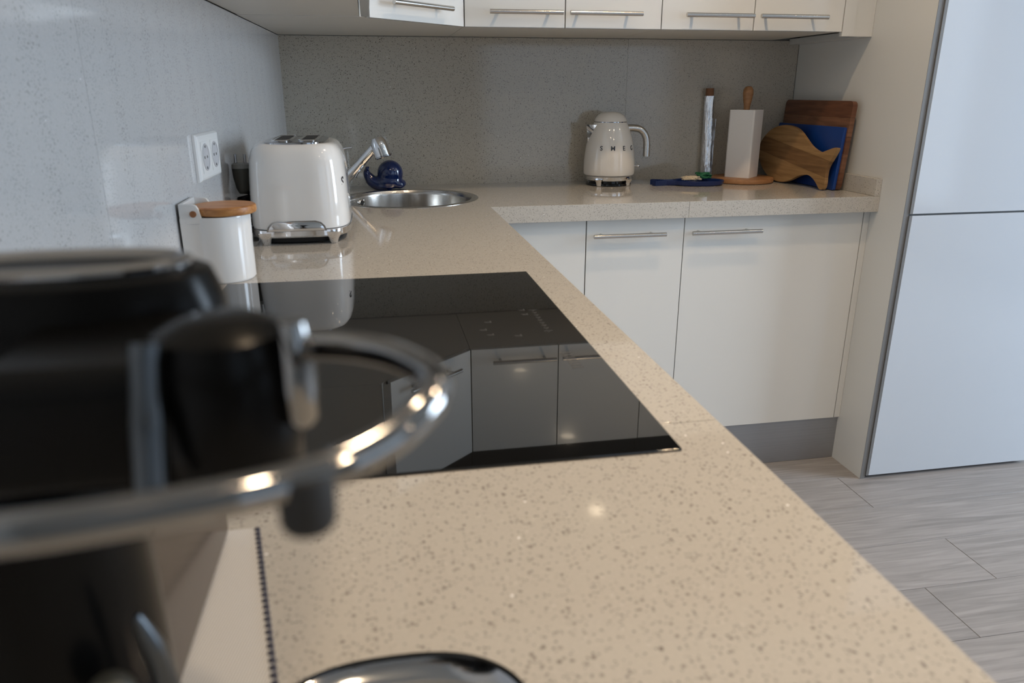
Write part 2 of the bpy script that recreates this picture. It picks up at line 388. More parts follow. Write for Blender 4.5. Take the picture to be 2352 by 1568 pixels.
# ------------------------------------------------------------------ worktop (one thing, three slabs)
wt = thing('worktop', (XP, -D, H), 'speckled beige quartz kitchen worktop, L-shaped, running from the wall corner to the foreground', 'worktop')
SX, SY, SR = 0.368, -0.335, 0.200
circ = [(SX+SR*math.cos(2*PI*k/64), SY+SR*math.sin(2*PI*k/64)) for k in range(64)]
JX, JY = 1.1634, -1.985
obj('slab', MB().prism([(xw(0)+0.001, -0.001), (JX, -0.001), (JX, -D), (XP, -D), (XP, JY), (xw(JY)+0.001, JY)], H-TH, H, [circ], bev=0.0008), m_top, wt)
obj('slab', MB().prism([(JX+0.0006, -0.001), (W-0.0005, -0.001), (W-0.0005, -D), (JX+0.0006, -D)], H-TH, H, bev=0.0008), m_top, wt)
obj('slab', MB().prism([(xw(JY)+0.001, JY-0.0006), (XP, JY-0.0006), (XP, -3.02), (xw(-3.02)+0.001, -3.02)], H-TH, H, bev=0.0008), m_top, wt)
tag(obj('worktop_upstand', box(W-0.019, -0.558, H+0.0003, W-0.0005, -0.10, H+0.052, bev=0.0008), m_top, origin=(W-0.01, -0.33, H)),
    'low speckled quartz upstand against the tall side panel at the right end of the worktop', 'upstand')
# ------------------------------------------------------------------ tall fridge housing
tp = thing('tall_side_panel', (W+0.01, -0.34, 0), 'tall white side panel between the worktop end and the fridge doors', 'side panel')
obj('panel', box(W, -0.6728, 0.0, W+0.016, -0.001, 2.38, bev=0.0004), m_panel, tp)
obj('edge_band', box(W+0.0002, -0.6742, 0.0, W+0.0160, -0.6729, 2.38), m_band, tp)
fr = thing('fridge', (W+0.33, -0.35, 0), 'tall built-in fridge with two glossy pale blue-white doors, right edge of the kitchen', 'fridge')
obj('body', box(W+0.018, -0.645, 0.004, W+0.62, -0.004, 2.36), m_carc, fr)
for z0, z1 in ((0.012, 0.8580), (0.8635, 2.34)):
    d_ = obj('door', box(W+0.026, -0.6780, z0, W+0.62, -0.6480, z1, bev=0.0012), m_fr, fr)
    obj('edge_band', box(W+0.0175, -0.6776, z0, W+0.0258, -0.6480, z1), m_band, d_)
# ------------------------------------------------------------------ base cabinets of the back run
def bar_handle(x0, x1, yf, z, parent, r=0.0062, out=0.030):
    mb = MB(); mb.tube([(x0, yf-out, z), (x1, yf-out, z)], r, 14, smooth=0)
    for k in (0.13, 0.83):
        xx = x0+(x1-x0)*k; mb.tube([(xx, yf, z), (xx, yf-out, z)], 0.0042, 10, smooth=0)
    h = obj('handle', mb, m_steel, parent); return h
X1, X2, X3 = 0.8669, 1.1680, 1.7545
ZT = H-TH-0.0035
c0 = thing('corner_base_cabinet', (0.72, -0.25, 0), 'plain white blank front in the inner corner beneath the worktop', 'cabinet')
obj('carcass', box(0.56, -DF+0.024, ZP+0.004, X1-0.001, -0.004, H-TH-0.002), m_gap, c0)
obj('blank_front', box(0.5665, -DF, ZP, X1-0.0018, -DF+0.0195, ZT, bev=0.0008), m_door, c0)
def base_cab(xa, xb, hx0, hx1, label):
    t = thing('base_cabinet', ((xa+xb)/2, -0.26, 0), label, 'cabinet')
    obj('carcass', box(xa+0.001, -DF+0.024, ZP+0.004, xb-0.001, -0.004, H-TH-0.002), m_gap, t)
    d = obj('door', box(xa+0.0012, -DF, ZP, xb-0.0012, -DF+0.0195, ZT, bev=0.0008), m_door, t)
    bar_handle(hx0, hx1, -DF, 0.8055, d)
base_cab(X1, X2, 0.8815, 1.1005, 'narrow white base cabinet with one steel bar handle, left of the wide one')
base_cab(X2, X3, 1.1825, 1.4035, 'wide white base cabinet with one steel bar handle, beside the tall side panel')
tag(obj('filler_strip', box(X3+0.0012, -DF, ZP, W-0.0005, -DF+0.0195, ZT, bev=0.0006), m_panel, origin=(1.765, -DF, ZP)),
    'narrow white filler strip between the wide base cabinet door and the tall side panel', 'filler strip')
tag(obj('plinth', box(0.56, -0.516, 0.001, W-0.0005, -0.502, ZP+0.002), m_plinth, origin=(1.2, -0.51, 0)),
    'grey metallic plinth board along the floor under the base cabinets', 'plinth')
# peninsula base
pc = thing('peninsula_base_cabinet', (0.3, -1.8, 0), 'white base cabinet row under the hob, hidden beneath the worktop edge', 'cabinet')
obj('carcass', box(0.05, -3.0, ZP, 0.535, -0.56, H-TH-0.002), m_gap, pc)
for a, b in ((-0.62, -1.22), (-1.22, -2.02), (-2.02, -2.62), (-2.62, -3.0)):
    d = obj('door', box(0.538, b+0.0015, ZP, 0.5565, a-0.0015, ZT, bev=0.0008), m_door, pc)
    mb = MB().tube([(0.585, (a+b)/2-0.1, 0.806), (0.585, (a+b)/2+0.1, 0.806)], 0.0055, 12, smooth=0)
    for q in (-0.07, 0.07): mb.tube([(0.5565, (a+b)/2+q, 0.806), (0.585, (a+b)/2+q, 0.806)], 0.004, 8, smooth=0)
    bmesh.ops.translate(mb.bm, verts=mb.bm.verts[:], vec=(-0.008, 0, 0))
    obj('handle', mb, m_steel, d)
tag(obj('plinth', box(0.49, -3.0, 0.001, 0.504, -0.518, ZP+0.002), m_plinth, origin=(0.5, -1.7, 0)),
    'grey plinth board under the peninsula cabinets', 'plinth')
# ------------------------------------------------------------------ wall cabinets
ZTOP = 1.722
def wall_pair(xa, xm, xb, hs, label):
    t = thing('wall_cabinet', (xm, -0.2, ZU), label, 'cabinet')
    obj('carcass', box(xa+0.0008, -DU+0.0235, ZU, xb-0.0008, -0.001, ZTOP), m_carc, t)
    obj('gap_shade_sheet', box(xa+0.002, -DU+0.0202, ZU+0.003, xb-0.002, -DU+0.0233, ZTOP-0.003), m_gap, t)  # added dark sheet standing in for the shade in the door gaps
    for (a, b), (h0, h1) in zip(((xa, xm), (xm, xb)), hs):
        d = obj('door', box(a+0.0014, -DU, ZU-0.001, b-0.0014, -DU+0.0195, ZTOP, bev=0.0008), m_door, t)
        bar_handle(h0, h1, -DU, 1.407, d)
wall_pair(U[0], U[1], U[2], ((0.6025, 0.8055), (0.8262, 1.0342)), 'white two-door wall cabinet with bar handles, nearest the corner unit')
wall_pair(U[2], U[3], U[4], ((1.1645, 1.3697), (1.3913, 1.6026)), 'white two-door wall cabinet with bar handles, beside the tall side panel')
t = thing('filler_strip', (1.72, -0.2, ZU), 'white filler strip closing the gap between the right wall cabinet and the side panel', 'filler strip')
obj('front_strip', box(U[4]+0.0012, -DU, ZU-0.013, 1.7105, -DU+0.016, ZTOP), m_panel, t)
obj('inner_strip', box(1.7115, -DU+0.006, ZU-0.013, W-0.0008, -DU+0.020, ZTOP), m_panel, t)
obj('under_batten', box(W-0.040, -DU+0.022, ZU-0.014, W-0.0008, -0.002, ZU+0.004), m_panel, t)
t = thing('corner_wall_cabinet', (0.2, -0.25, ZU), 'white wall cabinet in the corner with a diagonal door', 'cabinet')
A = Vector((U[0], -DU)); B = Vector((DUX, -YC)); dv = (B-A).normalized(); nv = Vector((-dv.y, dv.x));  nv = nv if nv.x > 0 else -nv
ins = 0.0225
obj('carcass', MB().prism([(0.001, -0.0015), (U[0]-0.0008, -0.0015), (U[0]-0.0008, -DU+ins), tuple(A-nv*ins-dv*0.0), tuple(B-nv*ins), (DUX-ins, -YC+0.0006), (xw(-YC)+0.001, -YC+0.0006)], ZU, ZTOP), m_carc, t)
obj('gap_shade_sheet', MB().prism([tuple(A-nv*0.022+dv*0.006), tuple(B-nv*0.022-dv*0.006), tuple(B-nv*0.0202-dv*0.006), tuple(A-nv*0.0202+dv*0.006)], ZU+0.003, ZTOP-0.003), m_gap, t)  # added sheet again, darkening the gaps around the diagonal door
d = obj('door', MB().prism([tuple(A+dv*0.0022), tuple(B-dv*0.0022), tuple(B-nv*0.0195-dv*0.0085), tuple(A-nv*0.0195+dv*0.0085)], ZU-0.001, ZTOP, bev=0.0006), m_door, t)
L = (B-A).length
p0, p1 = B-dv*0.055, B-dv*0.268
mb = MB(); q = nv*0.030
mb.tube([(*(p0+q), 1.407), (*(p1+q), 1.407)], 0.0062, 14, smooth=0)
for k in (0.15, 0.85):
    pp = p0.lerp(p1, k); mb.tube([(*pp, 1.407), (*(pp+q), 1.407)], 0.0042, 10, smooth=0)
obj('handle', mb, m_steel, d)
# run on the left wall
for k, (ya, yb, lab) in enumerate(((-YC, -1.25, 'white wall cabinet on the left wall, next to the corner unit'), (-1.25, -2.15, 'white wall cabinet on the left wall with the extractor above the hob'))):
    t = thing('wall_cabinet', (0.15, (ya+yb)/2, ZU), lab, 'cabinet')
    obj('carcass', MB().prism([(xw(ya)+0.001, ya-0.0008), (DUX-0.023, ya-0.0008), (DUX-0.023, yb+0.0008), (xw(yb)+0.001, yb+0.0008)], ZU+0.001, ZTOP), m_carc, t)
    obj('door', box(DUX-0.0195, yb+0.0014, ZU-0.0005, DUX, ya-0.0014-(0.006 if k == 0 else 0), ZTOP, bev=0.0008), m_door, t)
# added dark row above the cabinets, invented for its reflection in the hob
t = thing('added_dark_row', (1.1, -0.2, ZTOP), 'added dark gloss row above the white wall cabinets, unseen, for the dark mirrored in the hob', 'cabinet')
obj('carcass', box(0.02, -0.37, ZTOP+0.004, W-0.001, -0.004, CEIL-0.003), m_gap, t)
for a, b in ((0.30, U[0]), (U[0], U[2]), (U[2], U[4]), (U[4], W-0.002)):
    obj('dark_gloss_front', box(a+0.0015, -0.392, ZTOP+0.006, b-0.0015, -0.3705, CEIL-0.005), m_blackg, t)
# ------------------------------------------------------------------ hob
t = thing('induction_hob', (0.27, -1.69, H), 'black glass induction hob set in the worktop', 'hob')
obj('glass', box(0.020, -2.0433, H+0.0002, 0.5225, -1.3450, H+0.0027, bev=0.0009), m_hob, t)
mb = MB(); zc = H+0.00275
def tick(x, y, w_, l_, rot=0):
    mb.box(-w_/2, -l_/2, 0, w_/2, l_/2, 0.00006, mtx=Matrix.Translation((x, y, zc)) @ Matrix.Rotation(rot, 4, 'Z'))
for k in range(9):
    y = -1.587-k*0.0125; tick(0.483, y, 0.012 if k in (0, 8) else 0.007, 0.0016)
    tick(0.483, y-0.004, 0.004, 0.0012, 0.5)
for x, y in ((0.4666, -1.584), (0.4672, -1.606), (0.4100, -1.634), (0.3988, -1.668), (0.405, -1.69), (0.44, -1.70)):
    tick(x, y, 0.010, 0.0013); tick(x, y-0.003, 0.006, 0.0013); tick(x+0.004, y, 0.0012, 0.008)
for k in range(7):
    tick(0.4835+0.0004*k, -1.776-k*0.0085, 0.013, 0.0028); tick(0.4805, -1.779-k*0.0085, 0.005, 0.0018, 0.6)
cmk = obj('control_markings', mb, m_mark, t, smooth=False); cmk['kind'] = 'stuff'
# ------------------------------------------------------------------ sink
t = thing('sink', (SX, SY, H), 'round stainless steel sink let into the worktop corner', 'sink')
rp = [(SR-0.014, -0.004), (SR-0.012, 0.0005), (SR-0.006, 0.0022), (SR+0.006, 0.0022), (SR+0.0085, 0.0008), (SR+0.0085, 0.0002), (SR-0.004, 0.0002), (SR-0.0065, -0.004)]
tb = bmesh.new(); n_ = 96; rings = [[tb.verts.new((SX+r*math.cos(2*PI*k/n_), SY+r*math.sin(2*PI*k/n_), H+z)) for k in range(n_)] for r, z in rp]
for a, b in zip(rings, rings[1:]+rings[:1]):
    for k in range(n_): tb.faces.new((a[k], a[(k+1) % n_], b[(k+1) % n_], b[k]))
obj('rim', tb, m_steel, t)
bp_ = [(SR-0.007, -0.0042), (SR-0.0145, -0.0042), (SR-0.018, -0.012), (SR-0.022, -0.10), (SR-0.032, -0.135), (SR-0.06, -0.150), (0.045, -0.156), (0.040, -0.160)]
tb = bmesh.new(); rings = [[tb.verts.new((SX+r*math.cos(2*PI*k/n_), SY+r*math.sin(2*PI*k/n_), H+z)) for k in range(n_)] for r, z in bp_]
for a, b in zip(rings, rings[1:]):
    for k in range(n_): tb.faces.new((a[k], a[(k+1) % n_], b[(k+1) % n_], b[k]))
tb.faces.new(rings[-1]); bl = obj('bowl', tb, m_bowl, t)
mb = MB(); mb.lathe([(0.040, -0.1595), (0.040, -0.156), (0.034, -0.1545), (0.012, -0.1555), (0.012, -0.152), (0.004, -0.151)], (SX, SY, H), 32)
obj('drain', mb, m_chrome, t)
aa = math.radians(141); ro = SR-0.0195
oc = Vector((SX+ro*math.cos(aa), SY+ro*math.sin(aa), H-0.026)); inward = Vector((-math.cos(aa), -math.sin(aa), 0))
qm = Matrix.Translation(oc) @ inward.to_track_quat('Z', 'Y').to_matrix().to_4x4()
ring = MB(); tmp = bmesh.new()
pts = [qm @ Vector((0.0105*math.cos(k*PI/12), 0.0105*math.sin(k*PI/12), 0.001)) for k in range(24)]
ring.tube(pts, 0.0026, 8, closed=True, smooth=0); ofl = obj('overflow_ring', ring, m_chrome, t)
obj('overflow_hole', MB().lathe([(0.0095, 0), (0.0095, 0.0012)], (0, 0, 0), 24, mtx=qm), m_blackm, ofl)
# ------------------------------------------------------------------ faucet
FX, FY = 0.168, -0.150
t = thing('kitchen_faucet', (FX, FY, H), 'chrome kitchen faucet with a slanted pull-out spray head over the sink', 'faucet')
obj('body', MB().lathe([(0.027, 0), (0.027, 0.006), (0.021, 0.010), (0.0205, 0.105), (0.019, 0.120), (0.012, 0.129), (0.003, 0.131)], (FX, FY, H+0.0002), 32), m_chrome, t)
lv = obj('lever', MB().tube([(FX+0.004, FY, H+0.128), (FX+0.018, FY-0.004, H+0.134), (FX+0.040, FY-0.012, H+0.1375)], [0.0042, 0.0036, 0.0028], 10), m_chrome, t)
hd = Vector((0.291, -0.205, 1.049))
obj('spout', MB().tube([(FX+0.006, FY-0.004, H+0.030), (FX+0.045, FY-0.022, H+0.072), tuple(hd+Vector((-0.012, 0.006, -0.006)))], [0.0150, 0.0140, 0.0130], 20), m_chrome, t)
hm = Matrix.Translation(hd) @ Vector((0.13, -0.05, -0.42)).to_track_quat('Z', 'Y').to_matrix().to_4x4()
sh = obj('spray_head', MB().lathe([(0.006, -0.022), (0.018, -0.019), (0.0250, -0.006), (0.0265, 0.010), (0.0265, 0.036)], (0, 0, 0), 32, mtx=hm), m_chrome, t)
obj('aerator', MB().lathe([(0.0272, 0.0362), (0.0272, 0.0405), (0.022, 0.0420), (0.020, 0.0395), (0.002, 0.0395)], (0, 0, 0), 32, mtx=hm), m_chromed, sh)
obj('hose_hook', MB().tube([(FX+0.070, FY-0.05, 0.985), (FX+0.060, FY-0.058, 0.973), (FX+0.045, FY-0.060, 0.950)], [0.0035, 0.0028, 0.0018], 8), m_chrome, t)
# ------------------------------------------------------------------ whale shaped sponge holder
mb = MB(); yb = -0.112
mb.sphere((0.322, yb, 0.951), 0.0435, (0.96, 0.82, 0.98)); mb.sphere((0.318, yb, 0.926), 0.040, (1.12, 0.9, 0.64))
mb.tube([(0.320, yb, 0.921), (0.292, yb, 0.919), (0.266, yb, 0.927), (0.253, yb, 0.943), (0.2475, yb, 0.956), (0.2500, yb, 0.9665), (0.2555, yb, 0.974)], [0.030, 0.0265, 0.0205, 0.0155, 0.011, 0.0065, 0.0025], 18)
mb.tube([(0.2475, yb-0.018, 0.972), (0.2485, yb, 0.962), (0.2475, yb+0.018, 0.972)], [0.003, 0.008, 0.003], 12)
mb.tube([(0.330, yb-0.020, 0.922), (0.351, yb-0.014, 0.917), (0.360, yb, 0.919), (0.351, yb+0.014, 0.917), (0.33, yb+0.02, 0.922)], [0.012, 0.014, 0.012, 0.014, 0.012], 14)
mb.sphere((0.310, yb, 0.912), 0.036, (1.15, 0.9, 0.32))
wh = obj('whale_figurine', mb, m_navy, origin=(0.31, yb, 0.9))
rm = wh.modifiers.new('remesh', 'REMESH'); rm.mode = 'VOXEL'; rm.voxel_size = 0.0022; rm.use_smooth_shade = True
sm = wh.modifiers.new('smooth', 'SMOOTH'); sm.iterations = 5; sm.factor = 0.6
tag(wh, 'glossy navy blue ceramic whale with raised tail behind the sink', 'figurine')
wh.location.z += 0.0003
# ------------------------------------------------------------------ kettle
KX, KY = 1.060, -0.105
t = thing('electric_kettle', (KX, KY, H), 'white retro electric kettle with chrome handle and lettering on its belly', 'kettle')
obj('power_base', MB().lathe([(0.072, 0.0), (0.077, 0.002), (0.076, 0.007), (0.064, 0.008), (0.064, 0.0175)], (KX, KY, H+0.0002), 48), m_blackg, t)
mb = MB().lathe([(0.060, 0.0178), (0.0775, 0.0180), (0.0790, 0.0200), (0.0800, 0.0305), (0.0775, 0.033)], (KX, KY, H), 64)
cb_ = obj('chrome_ring', mb, m_chrome, t)
for a in (-132, -48, 48, 132):
    a = math.radians(a); fx, fy = KX+0.0735*math.cos(a), KY+0.0735*math.sin(a)
    obj('foot', MB().tube([(fx, fy, H+0.0005), (fx-0.001*math.cos(a), fy-0.001*math.sin(a), H+0.012), (fx, fy, H+0.024)], [0.0085, 0.0115, 0.0180], 14), m_chrome, t)
prof = [(0.076, 0.0335), (0.0845, 0.0345), (0.0868, 0.039), (0.0868, 0.055), (0.0860, 0.080), (0.0835, 0.105), (0.0797, 0.130), (0.0745, 0.152), (0.0685, 0.172), (0.0625, 0.188), (0.0565, 0.2015), (0.0545, 0.2040)]
obj('body', MB().lathe(prof, (KX, KY, H), 72), m_cream, t)
obj('lid_gap', MB().lathe([(0.0530, 0.2038), (0.0530, 0.2072)], (KX, KY, H), 48), m_chromed, t)
obj('lid', MB().lathe([(0.0540, 0.2068), (0.0548, 0.2085), (0.0515, 0.217), (0.0440, 0.2265), (0.0335, 0.2335), (0.0200, 0.2372), (0.006, 0.2382)], (KX, KY, H), 64), m_cream, t)
hx = KX; hy = KY-0.012
obj('handle', MB().tube([(hx+0.056, hy, H+0.186), (hx+0.080, hy, H+0.1855), (hx+0.102, hy, H+0.180), (hx+0.119, hy, H+0.163), (hx+0.1265, hy, H+0.138), (hx+0.1275, hy, H+0.092)], 0.0115, 20), m_steel, t)
sp = bmesh.new()
tri = [(-0.0560, -0.022, 0.196), (-0.0560, 0.022, 0.196), (-0.0935, 0.0, 0.196), (-0.0815, 0, 0.112)]
vs = [sp.verts.new((KX+a, KY+b, H+c)) for a, b, c in [(-0.052, -0.024, 0.197), (-0.052, 0.024, 0.197), (-0.0840, 0.004, 0.197), (-0.0840, -0.004, 0.197), (-0.0765, 0.0, 0.135), (-0.066, 0.0, 0.118), (-0.062, 0.018, 0.16), (-0.062, -0.018, 0.16)]]
for f in ((0, 1, 2, 3), (0, 3, 7), (3, 4, 7), (7, 4, 5), (1, 6, 2), (2, 6, 4), (6, 5, 4), (3, 2, 4), (0, 7, 5, 6, 1)): sp.faces.new([vs[k] for k in f])
obj('spout', sp, m_chrome, t)
mb = MB().tube([(KX+0.084, KY-0.02, H+0.062), (KX+0.094, KY-0.022, H+0.062)], 0.003, 10, smooth=0); mb.sphere((KX+0.096, KY-0.022, H+0.062), 0.0062)
obj('switch_lever', mb, m_chrome, t)
def kr(z):
    for (r0, z0), (r1, z1) in zip(prof, prof[1:]):
        if z0 <= z <= z1: return r0+(r1-r0)*(z-z0)/(z1-z0)
    return prof[-1][0]
lt = None
for ch, ang in zip('SMEG', (-127, -99.5, -72, -45)):
    bm = text_mesh(ch, 0.0205, 0.0004)
    for v in bm.verts:
        x, y, z = v.co; zz = 0.1235+y; R = kr(zz)+0.0002+max(z, 0); a = math.radians(ang)+x/kr(zz)
        v.co = Vector((KX+R*math.cos(a), KY+R*math.sin(a), H+zz))
    obj('letter', bm, m_letter, t, smooth=False)
# ------------------------------------------------------------------ toaster
TX, TY, TZ = 0.1100, -0.865, H
t = thing('toaster', (TX, TY, H), 'white retro two-slice toaster on chrome feet beside the left wall', 'toaster')
AX, AY, PW = 0.1035, 0.150, 4.0
obj('body', MB().lathe([(-0.006, 0.0315), (-0.001, 0.0325), (0.0, 0.037), (0.0, 0.060), (-0.0012, 0.100), (-0.0034, 0.140), (-0.0062, 0.168), (-0.0108, 0.185), (-0.0180, 0.1962), (-0.0260, 0.2010), (-0.0330, 0.2020), (-0.0370, 0.2000)], (TX, TY, H), 120, sq=(AX, AY, PW)), m_white, t)
tpn = obj('top_plate', MB().lathe([(-0.0335, 0.1980), (-0.0335, 0.2040), (-0.0370, 0.2050), (-0.0450, 0.2040)], (TX, TY, H), 96, sq=(AX-0.006, AY+0.008, PW)), m_chromed, t)
for sx in (-0.027, 0.027):
    s1 = obj('slot_frame', MB().lathe([(0.0, 0.2035), (0.0005, 0.2070), (-0.002, 0.2085), (-0.0045, 0.2070)], (TX+sx, TY, H), 48, sq=(0.0205, 0.098, 5)), m_chrome, t)
    obj('slot', MB().lathe([(0, 0.2060), (0, 0.2076)], (TX+sx, TY, H), 32, sq=(0.013, 0.088, 8)), m_blackm, s1)
ch_ = obj('chrome_base', MB().lathe([(-0.008, 0.0150), (-0.001, 0.0155), (0.0015, 0.0185), (0.0012, 0.0300), (-0.002, 0.0318)], (TX, TY, H), 120, sq=(AX, AY, PW)), m_chrome, t)
obj('under_plate', MB().lathe([(-0.016, 0.0035), (-0.014, 0.0148)], (TX, TY, H), 64, sq=(AX, AY, PW)), m_blackm, t)
for sx in (-1, 1):
    for sy in (-1, 1):
        fx, fy = TX+sx*0.0680, TY+sy*0.1330
        m_ = Matrix.Translation((fx, fy, H+0.0003))
        obj('foot', MB().lathe([(-0.0045, 0), (-0.003, 0.003), (0.0005, 0.012), (0.0050, 0.0185), (0.0055, 0.026)], (0, 0, 0), 32, mtx=m_, sq=(0.0115, 0.0125, 3)), m_chrome, t)
# crumb tray handle: arched chrome plate at the near end
arch = [(-0.057, 0.0), (0.057, 0.0), (0.054, 0.008), (0.047, 0.0155), (0.036, 0.0185), (-0.036, 0.0185), (-0.047, 0.0155), (-0.054, 0.008)]
mt = Matrix.Translation((TX-0.004, TY-AY-0.0022, H+0.0300)) @ Matrix.Rotation(PI/2, 4, 'X')
ct = obj('crumb_tray_handle', MB().prism(arch, -0.004, 0.0012, mtx=mt, bev=0.0012), m_chrome, t)
arch2 = [(x*1.06, -0.0008 if y == 0 else y*1.10) for x, y in arch]
obj('arch_trim', MB().prism(arch2, -0.006, 0.0002, mtx=mt), m_chromed, t)
def ssx(yy_):
    k = abs((yy_)/AY); return AX*(1-k**PW)**(1/PW)
for ch, yo in zip('SMEG', (-0.106, -0.036, 0.036, 0.106)):
    bm = text_mesh(ch, 0.029, 0.0005)
    for v in bm.verts:
        x, y, z = v.co; v.co = Vector((TX+ssx(yo+x)-0.0038+max(z, 0)+0.0007+0.0003*(0-y)*40*0.1, TY+yo+x, H+0.122+y))
    obj('letter', bm, m_letter, t, smooth=False)
# ------------------------------------------------------------------ salt jar
JCX, JCY, JR = 0.0085, -1.286, 0.0505
t = thing('salt_jar', (JCX, JCY, H), 'white ceramic jar with a flat back and hinged round wooden lid', 'jar')
jw = xw(JCY)+0.0025
def dshape(r, n=40, back=jw):
    pts = []
    for k in range(n+1):
        a = math.radians(-118+236*k/n); pts.append((JCX+r*math.cos(a), JCY+r*math.sin(a)))
    # sides run back to the wall
    pts.append((back, JCY+r*0.93)); pts.append((back, JCY-r*0.93)); return pts
tb = bmesh.new(); n0 = len(dshape(1))
lev = [(JR-0.003, 0.0), (JR, 0.004), (JR, 0.060), (JR+0.0008, 0.1075), (JR, 0.1095)]
rings = []
for r, z in lev: rings.append([tb.verts.new((x, y, H+0.0003+z)) for x, y in dshape(r)])
for a, b in zip(rings, rings[1:]):
    for k in range(n0): tb.faces.new((a[k], a[(k+1) % n0], b[(k+1) % n0], b[k]))
tb.faces.new(rings[0][::-1]); tb.faces.new(rings[-1])
obj('body', tb, m_ceram, t)
bk = MB()
for s in (-1, 1):   # cheeks carrying the hinge dowel
    yy_ = JCY+s*(JR*0.93-0.0035)
    prof2 = [(jw, H+0.100), (jw+0.0400, H+0.100), (jw+0.0335, H+0.110), (jw+0.0300, H+0.124), (jw+0.0270, H+0.1295), (jw+0.0230, H+0.1315), (jw, H+0.1325)]
    mtx = Matrix(((1, 0, 0, 0), (0, 0, -1, yy_), (0, 1, 0, 0), (0, 0, 0, 1)))
    bk.prism(prof2, -0.0035, 0.0035, mtx=mtx, bev=0.0012)
bk.box(jw, JCY-JR*0.92, H+0.100, jw+0.007, JCY+JR*0.92, H+0.1330, bev=0.002)
obj('back_plate', bk, m_ceram, t)
obj('hinge_dowel', MB().tube([(jw+0.0215, JCY-JR*0.93-0.0015, H+0.1165), (jw+0.0215, JCY+JR*0.93+0.0015, H+0.1165)], 0.0052, 18, smooth=0), m_dowel, t)
obj('lid', MB().lathe([(JR-0.004, 0.1100), (JR-0.001, 0.1115), (JR+0.0005, 0.1150), (JR-0.0002, 0.1225), (JR-0.003, 0.1245)], (JCX+0.0115, JCY, H+0.0005), 64), m_lidw, t)
# ------------------------------------------------------------------ wall outlet
oy0, oy1, oz0, oz1 = -1.180, -1.016, 1.048, 1.132
ang = math.atan(0.0346)
om = Matrix.Translation((xw((oy0+oy1)/2), (oy0+oy1)/2, (oz0+oz1)/2)) @ Matrix.Rotation(-ang, 4, 'Z')
t = thing('wall_outlet', tuple(om.translation), 'white double power outlet on the left wall above the wooden-lidded jar', 'outlet')
hw, hh = (oy1-oy0)/2, (oz1-oz0)/2
tb = bmesh.new(); vs = []
for x, sh_ in ((0.0004, 0), (0.0045, 0.001), (0.0080, 0.004), (0.0088, 0.007)):
    vs.append([tb.verts.new((x, a*(hw-sh_), b*(hh-sh_))) for a, b in ((-1, -1), (1, -1), (1, 1), (-1, 1))])
for a, b in zip(vs, vs[1:]):
    for k in range(4): tb.faces.new((a[k], a[(k+1) % 4], b[(k+1) % 4], b[k]))
tb.faces.new(vs[0][::-1]); tb.faces.new(vs[-1]); bmesh.ops.transform(tb, matrix=om, verts=tb.verts[:])
obj('cover_plate', tb, m_plast, t, smooth=False)
for yo in (-0.036, 0.036):
    q = om @ Matrix.Translation((0.0089, yo, 0)) @ Matrix.Rotation(PI/2, 4, 'Y')
    fr_ = MB(); fr_.box(-0.0275, -0.0275, 0, 0.0275, 0.0275, 0.0007, mtx=q)
    so = obj('socket', fr_, m_plast, t)
    rg = MB(); pts = [q @ Vector((0.0225*math.cos(k*PI/16), 0.0225*math.sin(k*PI/16), 0.001)) for k in range(32)]
    rg.tube(pts, 0.0016, 8, closed=True, smooth=0)
    rg.lathe([(0.0215, 0.0007), (0.0215, 0.0010)], (0, 0, 0), 32, mtx=q)
    obj('socket_well', rg, m_socket, so)
    hl = MB()
    for b_ in (-0.0095, 0.0095): hl.lathe([(0.0027, 0.001), (0.0027, 0.0014)], (0, b_, 0), 12, mtx=q)
    hl.box(-0.0215, -0.002, 0.001, -0.0165, 0.002, 0.0016, mtx=q); hl.box(0.0165, -0.002, 0.001, 0.0215, 0.002, 0.0016, mtx=q)
    obj('pin_holes', hl, m_greyp, so)
# ------------------------------------------------------------------ power plug with its cord standing behind the toaster
px_, py_ = -0.004, -0.680+0.0
px_, py_ = -0.0090, -0.900
t = thing('power_plug', (px_, py_, H), 'dark grey power plug with two pins, upright on its coiled cord between toaster and wall', 'plug')
mb = MB(); mb.lathe([(0.009, 0.995), (0.0140, 1.006), (0.0180, 1.030), (0.0190, 1.048)], (px_, py_, 0), 24)
obj('plug_body', mb, m_greyp, t)
obj('pin_face', MB().lathe([(0.0192, 1.0482), (0.0185, 1.0560), (0.0150, 1.0585)], (px_, py_, 0), 24), m_greyl, t)
for s in (-1, 1):
    obj('pin', MB().tube([(px_+s*0.0095, py_, 1.058), (px_+s*0.0095, py_, 1.0770)], 0.0030, 10, smooth=0), m_chromed, t)
cp = []
for k in range(46):
    a = k*0.75; f = k/45
    cp.append((px_+0.003+0.0135*math.cos(a), py_+0.024*math.sin(a)*(1-f*0.3), H+0.006+0.092*f))
cp.append((px_, py_, 1.002))
obj('cord', MB().tube(cp, 0.0050, 8, smooth=3), m_black, t)
# ------------------------------------------------------------------ foil roll
fx0 = Vector((1.450, -0.0265, H+0.0005)); fx1 = Vector((1.4430, -0.0225, H+0.300))
t = thing('foil_roll', tuple(fx0), 'upright roll of crinkled aluminium foil against the splashback', 'foil roll')
random.seed(2); tb = bmesh.new(); rings = []
for i in range(30):
    f = i/29; c = fx0.lerp(fx1, f*0.955+0.0); ring = []
    for k in range(28):
        a = 2*PI*k/28; r = 0.0205-0.0035*f+random.uniform(-0.0006, 0.0006)+(0.0025 if k in (22, 23) else 0)
        ring.append(tb.verts.new(c+Vector((r*math.cos(a), r*math.sin(a), 0))))
    rings.append(ring)
for a, b in zip(rings, rings[1:]):
    for k in range(28): tb.faces.new((a[k], a[(k+1) % 28], b[(k+1) % 28], b[k]))
tb.faces.new(rings[0][::-1]); tb.faces.new(rings[-1]); obj('foil', tb, m_foil, t)
